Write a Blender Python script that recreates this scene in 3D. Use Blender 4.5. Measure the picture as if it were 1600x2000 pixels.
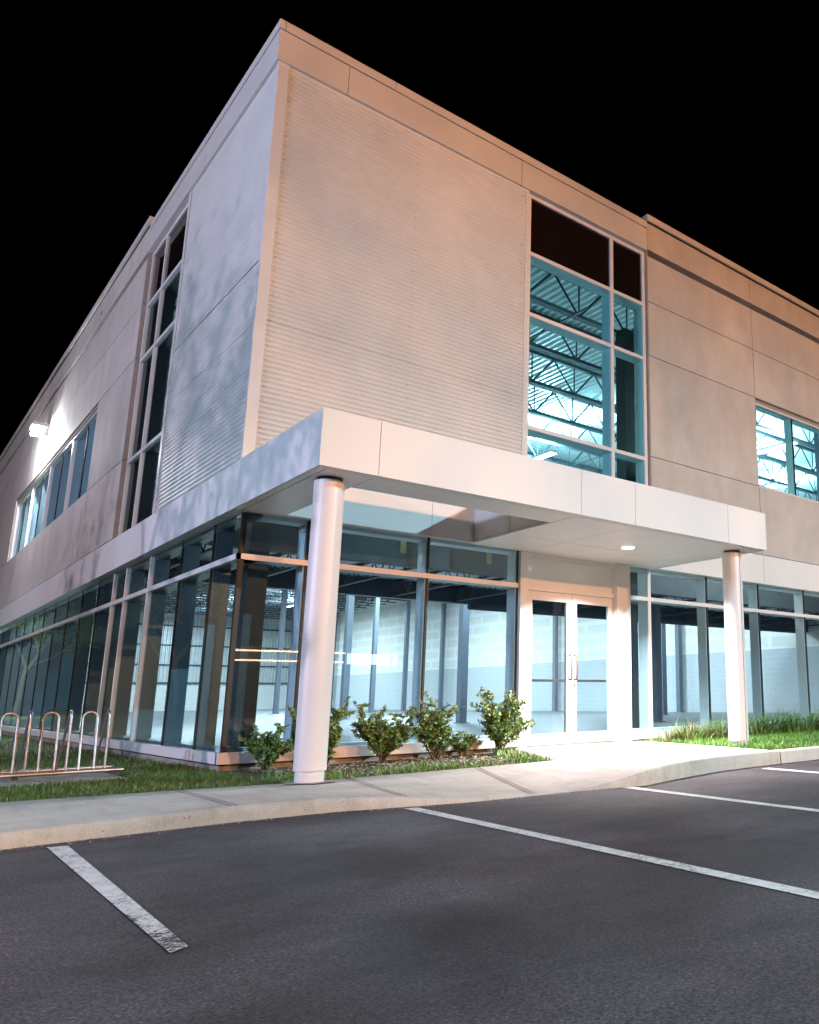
import bpy, math, random
import numpy as np
from mathutils import Vector, Matrix
R = math.radians
for o in list(bpy.data.objects): bpy.data.objects.remove(o)
scene = bpy.context.scene
COL = scene.collection
rnd = random.Random(7)

# ------------------------------------------------------------------ camera
cam_d = bpy.data.cameras.new('camera'); cam = bpy.data.objects.new('camera', cam_d); COL.objects.link(cam)
yaw, pit, rol = .7609, .2126, -.0108
fw = Vector((math.sin(yaw)*math.cos(pit), math.cos(yaw)*math.cos(pit), math.sin(pit)))
rt = Vector((math.cos(yaw), -math.sin(yaw), 0)); up = rt.cross(fw)
r2 = rt*math.cos(rol)+up*math.sin(rol); u2 = -rt*math.sin(rol)+up*math.cos(rol)
cam.matrix_world = Matrix(((r2.x, u2.x, -fw.x, -2.8788), (r2.y, u2.y, -fw.y, -9.2597), (r2.z, u2.z, -fw.z, .6631), (0, 0, 0, 1)))
cam_d.sensor_fit = 'VERTICAL'; cam_d.sensor_height = 36; cam_d.sensor_width = 28.8
cam_d.lens = 1565.6067/2000*36
cam_d.shift_x = -(1218.4375-800)/2000; cam_d.shift_y = (1023.79-1000)/2000
cam_d.clip_start = .05; cam_d.clip_end = 3000
scene.camera = cam

# ------------------------------------------------------------------ sky: a night sky, the sun far below the horizon
world = bpy.data.worlds.new('World'); scene.world = world; world.use_nodes = True
nt = world.node_tree; bg = nt.nodes['Background']
sky = nt.nodes.new('ShaderNodeTexSky'); sky.sky_type = 'NISHITA'; sky.sun_disc = False
sky.sun_elevation = R(-8); sky.sun_rotation = R(200)
nt.links.new(sky.outputs[0], bg.inputs[0]); bg.inputs[1].default_value = .05

# ------------------------------------------------------------------ exposure and sampling
vs = scene.view_settings; vs.view_transform = 'Standard'; vs.look = 'None'; vs.exposure = 0; vs.gamma = 1
cy = scene.cycles
cy.use_adaptive_sampling = True; cy.adaptive_threshold = .015; cy.adaptive_min_samples = 48
cy.use_denoising = True
try: cy.denoiser = 'OPENIMAGEDENOISE'
except Exception: pass
cy.max_bounces = 10; cy.diffuse_bounces = 4; cy.glossy_bounces = 4; cy.transparent_max_bounces = 24; cy.transmission_bounces = 4
cy.caustics_reflective = False; cy.caustics_refractive = False; cy.sample_clamp_indirect = 4; cy.blur_glossy = .5

# ------------------------------------------------------------------ lamps that light the outside (their posts are built below)
WHITE_LOT  = dict(loc=(12.6, -20.2, 9.2), col=(.48, .83, 1),  w=15600)
ORANGE_RD  = dict(loc=(-3, -36, 8.6), col=(1, .455, .19),   w=4900)
ORANGE_ADDED = dict(loc=(10, -38, 8.6), col=(1, .455, .19),   w=6500)  # added lamp with a clear path, makes up orange light the tree blocks
PINK_SIDE  = dict(loc=(-27, 2.5, 4.6), col=(.92, .78, 1), w=3400, size=.28)
BLUE_SIDE  = dict(loc=(-14, -3.5, 4.9), col=(.45, .66, 1),  w=1350)

# ================================================================== helpers
class MB:
    def __init__(s): s.v = []; s.f = []; s.m = []; s.sm = []
    def add(s, vs_, fs, mi=0, smooth=False):
        b = len(s.v); s.v += [tuple(p) for p in vs_]
        for f in fs: s.f.append(tuple(b+i for i in f)); s.m.append(mi); s.sm.append(smooth)
    def box(s, x0, x1, y0, y1, z0, z1, mi=0):
        if x0 > x1: x0, x1 = x1, x0
        if y0 > y1: y0, y1 = y1, y0
        if z0 > z1: z0, z1 = z1, z0
        s.add([(x0,y0,z0),(x1,y0,z0),(x1,y1,z0),(x0,y1,z0),(x0,y0,z1),(x1,y0,z1),(x1,y1,z1),(x0,y1,z1)],
              [(3,2,1,0),(4,5,6,7),(0,1,5,4),(1,2,6,5),(2,3,7,6),(3,0,4,7)], mi)
        return s
    def cyl(s, x, y, z0, z1, r, n=40, mi=0, r1=None):
        r1 = r if r1 is None else r1
        vs_ = [(x+r*math.cos(2*math.pi*i/n), y+r*math.sin(2*math.pi*i/n), z0) for i in range(n)]
        vs_ += [(x+r1*math.cos(2*math.pi*i/n), y+r1*math.sin(2*math.pi*i/n), z1) for i in range(n)]
        s.add(vs_, [(i, (i+1) % n, n+(i+1) % n, n+i) for i in range(n)], mi, True)
        s.add(vs_[:n], [tuple(range(n-1, -1, -1))], mi); s.add(vs_[n:], [tuple(range(n))], mi)
        return s
    def tube(s, pts, r, n=8, mi=0, smooth=True, caps=True):
        pts = [Vector(p) for p in pts]; rr = r if isinstance(r, (list, tuple)) else [r]*len(pts)
        t0 = (pts[1]-pts[0]).normalized()
        a = Vector((0, 0, 1)) if abs(t0.z) < .9 else Vector((1, 0, 0))
        nn = t0.cross(a).normalized(); rings = []; prev = t0
        for i, p in enumerate(pts):
            t = (pts[min(i+1, len(pts)-1)]-pts[max(i-1, 0)]).normalized()
            nn = (nn - t*nn.dot(t)).normalized(); bb = t.cross(nn)
            rings.append([p+(nn*math.cos(2*math.pi*k/n)+bb*math.sin(2*math.pi*k/n))*rr[i] for k in range(n)])
        vs_ = [q for g in rings for q in g]; fs = []
        for i in range(len(pts)-1):
            for k in range(n): fs.append((i*n+k, i*n+(k+1) % n, (i+1)*n+(k+1) % n, (i+1)*n+k))
        s.add(vs_, fs, mi, smooth)
        if caps: s.add(rings[0], [tuple(range(n-1, -1, -1))], mi); s.add(rings[-1], [tuple(range(n))], mi)
        return s
    def bar(s, p, q, w, mi=0):
        return s.tube([p, q], w*.7071, 4, mi, False)
    def build(s, name, mats, parent=None, loc=None):
        me = bpy.data.meshes.new(name); me.from_pydata(s.v, [], s.f)
        if not isinstance(mats, (list, tuple)): mats = [mats]
        for m_ in mats: me.materials.append(m_)
        me.polygons.foreach_set('material_index', s.m); me.polygons.foreach_set('use_smooth', s.sm); me.update()
        o = bpy.data.objects.new(name, me); COL.objects.link(o)
        if parent is not None: o.parent = parent
        if loc: o.location = loc
        return o

def np_mesh(name, verts, faces, k, mat, parent=None):
    me = bpy.data.meshes.new(name); nv, nf = len(verts), len(faces)
    me.vertices.add(nv); me.vertices.foreach_set('co', np.asarray(verts, np.float32).ravel())
    me.loops.add(nf*k); me.loops.foreach_set('vertex_index', np.asarray(faces, np.int32).ravel())
    me.polygons.add(nf); me.polygons.foreach_set('loop_start', np.arange(0, nf*k, k, dtype=np.int32))
    me.update(calc_edges=True)
    for m_ in (mat if isinstance(mat, (list, tuple)) else [mat]): me.materials.append(m_)
    o = bpy.data.objects.new(name, me); COL.objects.link(o)
    if parent is not None: o.parent = parent
    return o

def thing(name, label, cat, loc=(0, 0, 0), group=None):
    o = bpy.data.objects.new(name, None); COL.objects.link(o); o.location = loc; o.empty_display_size = .2
    o['label'] = label; o['category'] = cat
    if group: o['group'] = group
    return o
def tag(o, label, cat, group=None):
    o['label'] = label; o['category'] = cat
    if group: o['group'] = group
    return o
def kind(o, k='structure'): o['kind'] = k; return o

def light(name, kind_, loc, col, w, parent=None, **kw):
    d = bpy.data.lights.new(name, kind_); d.color = col; d.energy = w
    for a, b in kw.items(): setattr(d, a, b)
    o = bpy.data.objects.new(name, d); COL.objects.link(o); o.location = loc
    if parent is not None: o.parent = parent
    return o

# ================================================================== materials
def mat(name, col, rough=.6, metal=0., var=0., vscale=3., bump=0., bscale=60., col2=None, spec=.5, emit=None, coat=0., detail=5., stretch=None):
    m = bpy.data.materials.new(name); m.use_nodes = True; t = m.node_tree; b = t.nodes['Principled BSDF']
    b.inputs['Base Color'].default_value = (*col, 1); b.inputs['Roughness'].default_value = rough
    b.inputs['Metallic'].default_value = metal; b.inputs['Specular IOR Level'].default_value = spec
    b.inputs['Coat Weight'].default_value = coat
    if emit: b.inputs['Emission Color'].default_value = (*emit[0], 1); b.inputs['Emission Strength'].default_value = emit[1]
    tc = t.nodes.new('ShaderNodeTexCoord'); src = tc.outputs['Object']
    if stretch:
        mp = t.nodes.new('ShaderNodeMapping'); mp.inputs['Scale'].default_value = stretch
        t.links.new(src, mp.inputs[0]); src = mp.outputs[0]
    if var > 0:
        n = t.nodes.new('ShaderNodeTexNoise'); n.inputs['Scale'].default_value = vscale; n.inputs['Detail'].default_value = detail
        n.inputs['Roughness'].default_value = .65
        t.links.new(src, n.inputs['Vector'])
        r = t.nodes.new('ShaderNodeValToRGB'); c2 = col2 or tuple(max(0, c*(1-var)) for c in col)
        r.color_ramp.elements[0].position = .32; r.color_ramp.elements[1].position = .68
        r.color_ramp.elements[0].color = (*c2, 1); r.color_ramp.elements[1].color = (*[min(1, c*(1+var*.5)) for c in col], 1)
        t.links.new(n.outputs['Fac'], r.inputs[0]); t.links.new(r.outputs[0], b.inputs['Base Color'])
    if bump > 0:
        n = t.nodes.new('ShaderNodeTexNoise'); n.inputs['Scale'].default_value = bscale; n.inputs['Detail'].default_value = 4
        t.links.new(src, n.inputs['Vector'])
        bp = t.nodes.new('ShaderNodeBump'); bp.inputs['Strength'].default_value = bump; bp.inputs['Distance'].default_value = .01
        t.links.new(n.outputs['Fac'], bp.inputs['Height']); t.links.new(bp.outputs[0], b.inputs['Normal'])
    return m

def glass(name, tint):
    m = bpy.data.materials.new(name); m.use_nodes = True; t = m.node_tree; t.nodes.clear()
    out = t.nodes.new('ShaderNodeOutputMaterial'); mix = t.nodes.new('ShaderNodeMixShader')
    tr = t.nodes.new('ShaderNodeBsdfTransparent'); gl = t.nodes.new('ShaderNodeBsdfGlossy'); gl.inputs['Roughness'].default_value = 0.0
    tr.inputs[0].default_value = (*tint, 1); gl.inputs[0].default_value = (.95, 1, 1, 1)
    fr = t.nodes.new('ShaderNodeFresnel'); fr.inputs[0].default_value = 1.55
    ge = t.nodes.new('ShaderNodeNewGeometry'); inv = t.nodes.new('ShaderNodeMath'); inv.operation = 'SUBTRACT'; inv.inputs[0].default_value = 1
    mul = t.nodes.new('ShaderNodeMath'); mul.operation = 'MULTIPLY'
    t.links.new(ge.outputs['Backfacing'], inv.inputs[1]); t.links.new(fr.outputs[0], mul.inputs[0]); t.links.new(inv.outputs[0], mul.inputs[1])
    t.links.new(mul.outputs[0], mix.inputs[0]); t.links.new(tr.outputs[0], mix.inputs[1]); t.links.new(gl.outputs[0], mix.inputs[2])
    t.links.new(mix.outputs[0], out.inputs[0])
    return m

def emis(name, col, s):
    m = bpy.data.materials.new(name); m.use_nodes = True; t = m.node_tree; t.nodes.clear()
    out = t.nodes.new('ShaderNodeOutputMaterial'); e = t.nodes.new('ShaderNodeEmission')
    e.inputs[0].default_value = (*col, 1); e.inputs[1].default_value = s; t.links.new(e.outputs[0], out.inputs[0]); return m

M = {}
M['clad']   = mat('corrugated white metal', (.64, .615, .595), .42, 0, .10, .9, 0, spec=.5)
M['trim']   = mat('pale metal trim', (.66, .63, .61), .4, 0, .05, 2)
M['fascia'] = mat('painted metal fascia', (.60, .56, .53), .45, 0, .06, 1.5)
M['alu']    = mat('white composite panel', (.735, .715, .705), .5, 0, .035, .8, spec=.5)
M['soffit'] = mat('white soffit panel', (.93, .885, .875), .38, 0, .03, 1)
M['frame']  = mat('pale painted aluminium', (.70, .66, .65), .38, 0, .03, 4)
M['mull']   = mat('inner mullion shaded', (.17, .185, .19), .4)  # darker copy for the left storefront, shade put into the colour
M['mullf']  = mat('inner mullion lit', (.80, .80, .79), .45)  # paler copy, light from inside put into the colour
M['dark']   = mat('black joint', (.012, .011, .011), .6)
M['conc']   = mat('precast concrete panel', (.56, .51, .47), .8, 0, .13, 1.1, .25, 90, detail=9)
def weather(m):
    t = m.node_tree; b = t.nodes['Principled BSDF']; c = b.inputs['Base Color'].links[0].from_socket
    oi = t.nodes.new('ShaderNodeObjectInfo'); r = t.nodes.new('ShaderNodeValToRGB'); e = r.color_ramp.elements
    e[0].color = (.90, .90, .915, 1); e[1].color = (1.05, 1.03, 1.01, 1); t.links.new(oi.outputs['Random'], r.inputs[0])
    tc = t.nodes.new('ShaderNodeTexCoord'); mp = t.nodes.new('ShaderNodeMapping'); mp.inputs['Scale'].default_value = (2.6, 2.6, 1.1)
    t.links.new(tc.outputs['Object'], mp.inputs[0]); n = t.nodes.new('ShaderNodeTexNoise'); n.inputs['Scale'].default_value = 1; n.inputs['Detail'].default_value = 6
    t.links.new(mp.outputs[0], n.inputs['Vector']); r2 = t.nodes.new('ShaderNodeValToRGB'); e = r2.color_ramp.elements
    e[0].position = .30; e[1].position = .62; e[0].color = (.89, .885, .885, 1); e[1].color = (1, 1, 1, 1); t.links.new(n.outputs['Fac'], r2.inputs[0])
    for o in (r.outputs[0], r2.outputs[0]):
        x = t.nodes.new('ShaderNodeMixRGB'); x.blend_type = 'MULTIPLY'; x.inputs[0].default_value = 1; t.links.new(c, x.inputs[1]); t.links.new(o, x.inputs[2]); c = x.outputs[0]
    t.links.new(c, b.inputs['Base Color'])
weather(M['conc'])
M['concedge'] = mat('exposed aggregate edge', (.36, .31, .27), .9, 0, .5, 70, .5, 120)
M['found']  = mat('foundation concrete', (.34, .31, .28), .9, 0, .35, 6, .4, 40, col2=(.20, .15, .11))
M['walk']   = mat('sidewalk concrete', (.56, .505, .45), .8, 0, .14, 1.6, .22, 150, detail=10)
M['floor']  = mat('interior concrete floor', (.145, .15, .155), .4, 0, .12, .8)
M['block']  = None
M['steel']  = mat('dark primed steel', (.055, .065, .085), .5, 0, .15, 6)
M['colsteel'] = mat('primed column steel', (.12, .14, .18), .45, 0, .12, 4)
M['coldark'] = mat('dark inner metal', (.045, .04, .037), .55, 0, .2, 3)  # also darkens the left upper mullions, shade put into the colour
M['joist']  = mat('grey primed joist', (.07, .085, .10), .5)
M['deck']   = mat('galvanised roof deck', (.66, .69, .70), .38, .35, .12, 4)
M['mezz']   = mat('mezzanine beam concrete', (.06, .06, .06), .7, 0, .2, 4)
M['ins']    = mat('yellow insulation', (.26, .22, .11), .9, 0, .3, 5)
M['spandrel'] = mat('dark spandrel glass', (.010, .006, .005), .05, 0, spec=.6)
M['white']  = mat('painted wall', (.75, .76, .75), .7, 0, .05, 2)
M['transom'] = mat('grey back painted glass', (.74, .71, .68), .12, 0, .03, 2)
M['column'] = mat('painted column wrap', (.68, .645, .635), .4, 0, .03, 2)
M['chrome'] = mat('stainless steel', (.46, .44, .44), .42, 1, .12, 12)
M['handle'] = mat('bronze handle', (.10, .065, .055), .4, .3)
M['red']    = mat('red painted metal', (.75, .05, .05), .35)
M['black']  = mat('black powder coat', (.02, .02, .022), .45)
M['bark']   = mat('tree bark', (.10, .075, .055), .9, 0, .4, 12, .6, 30)
M['soil']   = mat('soil and mulch', (.13, .10, .07), .95, 0, .6, 25, .6, 60, col2=(.05, .04, .03))
M['chip']   = mat('wood chip', (.34, .27, .21), .9, 0, .5, 40)
M['pane']   = glass('tinted glass', (.80, .905, .95))
M['upane']  = glass('blue tinted glass', (.66, .93, .965))
M['strip']  = emis('fluorescent tube', (.82, .95, 1), 22)
M['lampw']  = emis('lit lamp lens', (.98, 1, 1), 160)
M['lampo']  = emis('lit sodium lens', (1, .55, .25), 60)
M['downl']  = emis('lit downlight lens', (1, .96, .94), 40)

def leafmat(name, c1, c2):
    m = mat(name, c1, .5, 0, .5, 7, col2=c2); return m
M['leaf']   = leafmat('shrub leaf', (.17, .26, .07), (.075, .14, .04))
M['leafd']  = leafmat('shrub leaf new growth', (.29, .30, .10), (.17, .20, .06))
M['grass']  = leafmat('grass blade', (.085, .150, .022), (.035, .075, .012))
M['grassr'] = leafmat('bright green grass blade', (.15, .32, .045), (.06, .15, .022))  # brighter green blades for the bed, right lawn and clumps
M['straw']  = leafmat('dry grass blade', (.36, .28, .15), (.20, .17, .07))
M['tleaf']  = leafmat('tree leaf', (.09, .14, .035), (.04, .07, .02))
M['earth']  = mat('lawn soil', (.05, .06, .022), .95, 0, .5, 20, .5, 50)

def brick(name, c1, c2, mortar, bw, bh, ms, axis, rough=.8):
    m = mat(name, c1, rough); t = m.node_tree; b = t.nodes['Principled BSDF']
    tc = t.nodes.new('ShaderNodeTexCoord'); sep = t.nodes.new('ShaderNodeSeparateXYZ'); cmb = t.nodes.new('ShaderNodeCombineXYZ')
    t.links.new(tc.outputs['Object'], sep.inputs[0]); t.links.new(sep.outputs[axis], cmb.inputs[0]); t.links.new(sep.outputs[2], cmb.inputs[1])
    br = t.nodes.new('ShaderNodeTexBrick'); br.inputs['Scale'].default_value = 1
    br.inputs['Color1'].default_value = (*c1, 1); br.inputs['Color2'].default_value = (*c2, 1); br.inputs['Mortar'].default_value = (*mortar, 1)
    br.inputs['Brick Width'].default_value = bw; br.inputs['Row Height'].default_value = bh; br.inputs['Mortar Size'].default_value = ms
    br.inputs['Mortar Smooth'].default_value = .15
    t.links.new(cmb.outputs[0], br.inputs[0]); t.links.new(br.outputs[0], b.inputs['Base Color'])
    return m
M['block'] = brick('painted concrete block', (.50, .52, .53), (.475, .495, .505), (.54, .56, .56), .4, .2, .012, 'Y')
M['board'] = brick('gypsum board and joint compound', (.70, .68, .61), (.72, .70, .64), (.79, .80, .79), 1.9, .62, .115, 'Y')

def node(t, k, **kw):
    n = t.nodes.new(k)
    for a, v in kw.items():
        if a in n.inputs: n.inputs[a].default_value = v
        else: setattr(n, a, v)
    return n
def ramp(t, src, stops):
    r = t.nodes.new('ShaderNodeValToRGB'); e = r.color_ramp.elements
    while len(e) < len(stops): e.new(.5)
    for q, (p, c) in zip(e, stops): q.position = p; q.color = (*c, 1) if not isinstance(c, (int, float)) else (c, c, c, 1)
    t.links.new(src, r.inputs[0]); return r.outputs[0]
def mulc(t, a, b, f=1):
    m = t.nodes.new('ShaderNodeMixRGB'); m.blend_type = 'MULTIPLY'; m.inputs[0].default_value = f
    t.links.new(a, m.inputs[1]); t.links.new(b, m.inputs[2]); return m.outputs[0]
def mapped(t, scale=(1, 1, 1), rot=0):
    tc = t.nodes.new('ShaderNodeTexCoord'); mp = t.nodes.new('ShaderNodeMapping'); mp.inputs['Scale'].default_value = scale; mp.inputs['Rotation'].default_value = (0, 0, rot)
    t.links.new(tc.outputs['Object'], mp.inputs[0]); return mp.outputs[0]
def noise(t, src, sc, det=4, rough=.6):
    n = node(t, 'ShaderNodeTexNoise', Scale=sc, Detail=det, Roughness=rough); t.links.new(src, n.inputs['Vector']); return n.outputs['Fac']
def asphalt():
    m = mat('asphalt', (.055, .052, .056), .8); t = m.node_tree; b = t.nodes['Principled BSDF']
    pl = mapped(t); st = mapped(t, (.8, 1.25, 1), .22); tr = mapped(t, (.35, 5.5, 1), -.18)
    c = ramp(t, noise(t, st, .8, 9, .62), [(.30, (.0145, .0108, .0122)), (.46, (.0350, .0268, .0312)), (.66, (.080, .0625, .0730))])
    c = mulc(t, c, ramp(t, noise(t, tr, .9, 6, .7), [(.36, .70), (.55, 1.0), (.75, 1.15)]), .4)              # wheel-polished streaks
    c = mulc(t, c, ramp(t, noise(t, mapped(t, (1, 1, 1), .5), 2.3, 3, .5), [(.30, .62), (.40, 1.0)]))     # oil stains
    c = mulc(t, c, ramp(t, noise(t, pl, 80, 4, .8), [(.34, .10), (.47, .85), (.58, 1.7), (.68, 3.2)]))               # stones
    v = node(t, 'ShaderNodeTexVoronoi', Scale=42.0); t.links.new(pl, v.inputs['Vector'])
    c = mulc(t, c, ramp(t, v.outputs['Distance'], [(.06, .25), (.16, 1.0)]), .8)                           # pits
    t.links.new(c, b.inputs['Base Color'])
    bp = node(t, 'ShaderNodeBump', Strength=.28, Distance=.005); t.links.new(noise(t, pl, 75, 3, .7), bp.inputs['Height']); t.links.new(bp.outputs[0], b.inputs['Normal'])
    return m
M['asphalt'] = asphalt()

def paint():
    m = mat('worn white road paint', (.55, .54, .54), .7); t = m.node_tree; b = t.nodes['Principled BSDF']
    n1 = noise(t, mapped(t, (38, 62, 1), 0), 1, 5, .72); n2 = noise(t, mapped(t, (1, 1, 1)), 2.1, 3, .5)
    at = t.nodes.new('ShaderNodeAttribute'); at.attribute_type = 'OBJECT'; at.attribute_name = '["wear"]'
    a0 = node(t, 'ShaderNodeMath', operation='SUBTRACT'); t.links.new(n2, a0.inputs[0]); a0.inputs[1].default_value = .38
    a1 = node(t, 'ShaderNodeMath', operation='MULTIPLY'); t.links.new(a0.outputs[0], a1.inputs[0]); t.links.new(at.outputs['Fac'], a1.inputs[1])
    s1 = node(t, 'ShaderNodeMath', operation='SUBTRACT'); t.links.new(n1, s1.inputs[0]); t.links.new(a1.outputs[0], s1.inputs[1])
    c = ramp(t, s1.outputs[0], [(.335, (.055, .046, .049)), (.36, (.64, .62, .61)), (.5, (.74, .72, .71))])
    c = mulc(t, c, ramp(t, noise(t, mapped(t), 9, 5), [(.3, .72), (.6, 1.0)]))
    t.links.new(c, b.inputs['Base Color']); return m
M['paint'] = paint()
def concrete(name, c0, c1, pits):
    m = mat(name, c0, .85); t = m.node_tree; b = t.nodes['Principled BSDF']; pl = mapped(t)
    c = ramp(t, noise(t, mapped(t, (.8, 1.4, 1), .3), 1.5, 10, .68), [(.30, c1), (.50, c0), (.74, tuple(x*1.12 for x in c0))])
    c = mulc(t, c, ramp(t, noise(t, mapped(t, (6, .8, 1), .12), 1.3, 6, .7), [(.32, .80), (.52, 1.0)]))      # brushed / run-off streaks
    c = mulc(t, c, ramp(t, noise(t, pl, 120, 3, .7), [(.3, .78), (.6, 1.05)]))
    if pits:
        v = node(t, 'ShaderNodeTexVoronoi', Scale=pits); t.links.new(pl, v.inputs['Vector'])
        w_ = noise(t, pl, 7, 3); wm = node(t, 'ShaderNodeMath', operation='SUBTRACT'); t.links.new(w_, wm.inputs[0]); wm.inputs[1].default_value = .47; w = wm.outputs[0]; mx = node(t, 'ShaderNodeMath', operation='MULTIPLY'); t.links.new(w, mx.inputs[0]); mx.inputs[1].default_value = .9
        sb = node(t, 'ShaderNodeMath', operation='SUBTRACT'); t.links.new(v.outputs['Distance'], sb.inputs[0]); t.links.new(mx.outputs[0], sb.inputs[1])
        c = mulc(t, c, ramp(t, sb.outputs[0], [(.0, .28), (.05, 1.0)]), .9)
    t.links.new(c, b.inputs['Base Color'])
    bp = node(t, 'ShaderNodeBump', Strength=.3, Distance=.006); t.links.new(noise(t, pl, 70, 5, .7), bp.inputs['Height']); t.links.new(bp.outputs[0], b.inputs['Normal'])
    return m
M['walk'] = concrete('broom finished sidewalk', (.56, .485, .42), (.43, .37, .32), 0)
M['kerbface'] = concrete('pitted kerb face', (.50, .46, .41), (.36, .32, .28), 34.0)


# ================================================================== the building
B = thing('office_building', 'two storey commercial building with white corrugated metal corner, concrete panels and glazed ground floor', 'building')
LX, LY = 24.0, 60.0            # interior: demising wall, back wall
ZB0, ZB1 = 2.759, 3.299        # white band / canopy
ZS = (3.335, 4.712, 6.576, 7.62, 8.519, 8.656, 9.20)

# --- corrugated cladding (true ribs) on the corner
def corrugated(x_or_y, a0, a1, z0, z1, axis):
    pitch, dep, n = .064, .020, 10
    nz = int((z1-z0)/pitch*n); vs_ = []
    for i in range(nz+1):
        z = z0+(z1-z0)*i/nz; d = dep*(.5-.5*math.cos(2*math.pi*(z-z0)/pitch))**3.5
        if axis == 'front': vs_ += [(a0, x_or_y+d, z), (a1, x_or_y+d, z)]
        else: vs_ += [(x_or_y+d, a1, z), (x_or_y+d, a0, z)]
    mb = MB(); mb.add(vs_, [(2*i, 2*i+1, 2*i+3, 2*i+2) for i in range(nz)], 0, True)
    # the sheet's cut ends, 40 mm deep
    for side in (0, 1):
        e = [vs_[2*i+side] for i in range(nz+1)]
        back = [((p[0]), p[1]+.05, p[2]) if axis == 'front' else (p[0]+.05, p[1], p[2]) for p in e]
        n_ = nz+1
        mb.add(e+back, [((i, i+1, n_+i+1, n_+i) if (side == 1) == (axis == 'front') else (i, n_+i, n_+i+1, i+1)) for i in range(nz)], 1)
    return mb
c1 = corrugated(0.0, .11, 3.87, ZB1-.1, 8.60, 'front')
for i in range(31):                                    # fasteners
    z = 3.42+i*.192*.87
    for x in (.16, 1.98, 3.80):
        c1.box(x-.004, x+.004, -.004, .004, z-.004, z+.004, 2)
for z in (4.177, 5.09): c1.box(.11, 3.87, -.0015, .006, z-.003, z, 0)
c1.build('corrugated_cladding', [M['clad'], M['dark'], M['handle']], B)
c2 = corrugated(0.0, .035, 3.62, ZB1-.1, 8.60, 'left')
for z in (4.16, 5.02, 5.865): c2.box(-.0015, .006, .035, 3.62, z-.004, z, 0)
c2.build('corrugated_cladding', [M['clad'], M['dark'], M['steel']], B)
MB().box(-.012, .118, -.012, .03, ZB1-.05, 8.594).box(-.012, .03, .03, .045, ZB1-.05, 8.594).build('corner_trim', M['trim'], B)
MB().box(3.872, 3.93, -.004, .06, ZB1-.05, 8.594).build('edge_trim', M['trim'], B)
MB().box(-.004, .06, 3.64, 3.75, ZB1-.05, 8.594).build('edge_trim', M['trim'], B)
# backing wall behind the cladding (keeps the inside light in)
MB().box(.06, 3.93, .06, .20, ZB0+.03, 8.6).box(.06, .2, .2, 3.75, ZB0+.03, 8.6).build('wall', M['white'], B)

# --- parapet fascia and coping of the corner block
f = MB(); 
for a, b in ((-.04, .88), (.888, 3.75), (3.758, 6.555)): f.box(a, b, -.04, .05, 8.592, 9.03)
f.box(-.04, .05, .05, 2.9, 8.592, 9.03).box(-.04, .05, 2.908, 6.09, 8.592, 9.03)
f.box(-.01, 6.55, -.01, .06, 8.598, 9.03, 1).box(-.01, .06, .06, 6.09, 8.598, 9.03, 1)
f.build('fascia', [M['fascia'], M['dark']], B)
cp = MB().box(-.052, 6.56, -.052, .30, 9.042, 9.171).box(-.052, .30, .30, 6.10, 9.042, 9.171).box(-.03, 6.55, -.03, .28, 9.03, 9.042, 1).box(-.03, .28, .28, 6.1, 9.03, 9.042, 1)
cp.box(.018, .024, -.0545, -.05, 9.042, 9.171, 1); cp.box(1.55, 1.554, -.0545, -.05, 9.042, 9.171, 1)
cp.build('coping', [M['fascia'], M['dark']], B)

# --- concrete panels: front right, and left side (each cast panel a part; a deep recess under the frieze)
XL = -.02
def panels(axis, J, wins, face):
    g = .006
    def bb(mb, a0, a1, d0, d1, z0, z1, mi=0): 
        mb.box(a0, a1, d0, d1, z0, z1, mi) if axis == 'front' else mb.box(d0, d1, a0, a1, z0, z1, mi)
    for i in range(len(J)-1):
        a0, a1 = J[i], J[i+1]
        zs = [(ZS[3], ZS[4]), (ZS[2], ZS[3]), (ZS[0], ZS[1])]+([] if i in wins else [(ZS[1], ZS[2])])
        for z0, z1 in zs:
            mb = MB(); bb(mb, a0+g, a1-g, face, face+.14, z0+g, z1-(g if z1 != ZS[4] else 0)); mb.build('concrete_panel', M['conc'], B)
        mb = MB(); bb(mb, a0+g, a1-g, face, face+.20, ZS[5], ZS[6]); mb.build('frieze_panel', M['conc'], B)
    mb = MB(); lo, hi = J[0], J[-1]
    bb(mb, lo, hi, face+.20, face+.22, ZS[4]-.02, ZS[6]); bb(mb, lo, hi, face+.12, face+.199, ZS[4]-.03, ZS[4]-.001)
    mb.build('recess_lining', M['conc'], B)
    mb = MB()
    bb(mb, lo, hi, face+.05, face+.13, ZS[2]+.01, ZS[4]-.04); bb(mb, lo, hi, face+.05, face+.13, ZS[0], ZS[1]-.01)
    for i in range(len(J)-1):
        if i not in wins: bb(mb, J[i], J[i+1], face+.051, face+.131, ZS[1]-.01, ZS[2]+.01)
    bb(mb, lo+.02, hi, face+.06, face+.12, ZS[5]+.02, ZS[6]-.02)
    mb.build('joint_backing', M['dark'], B)
panels('front', [6.60, 9.65, 14.4, 19.2, 24.0], (1, 3), 0.0)
panels('left', [6.15, 8.98, 11.85, 14.85, 17.8, 19.85, 23.7, 29.6, 35.5, 41.4, 47.3, 53.2, 59.5], (1, 2, 3, 4, 7, 8), XL)
MB().box(6.575, 6.603, -.004, .12, ZS[0]-.05, 9.2).build('panel_return', M['concedge'], B)
mb = MB()
for a, b in zip(ZS[:-1], ZS[1:]): mb.box(XL+.002, .16, 6.105, 6.154, a+.006 if (b-a) > .2 else a, b-.006 if (b-a) > .2 else b)
mb.build('panel_return', M['concedge'], B)
cp = MB().box(6.575, 24.4, -.052, .35, 9.215, 9.335).box(XL-.05, .35, 6.13, 60.2, 9.215, 9.335)
cp.box(6.60, 24.4, -.02, .3, 9.19, 9.215, 1).box(XL-.02, .3, 6.16, 60.2, 9.19, 9.215, 1)
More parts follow.
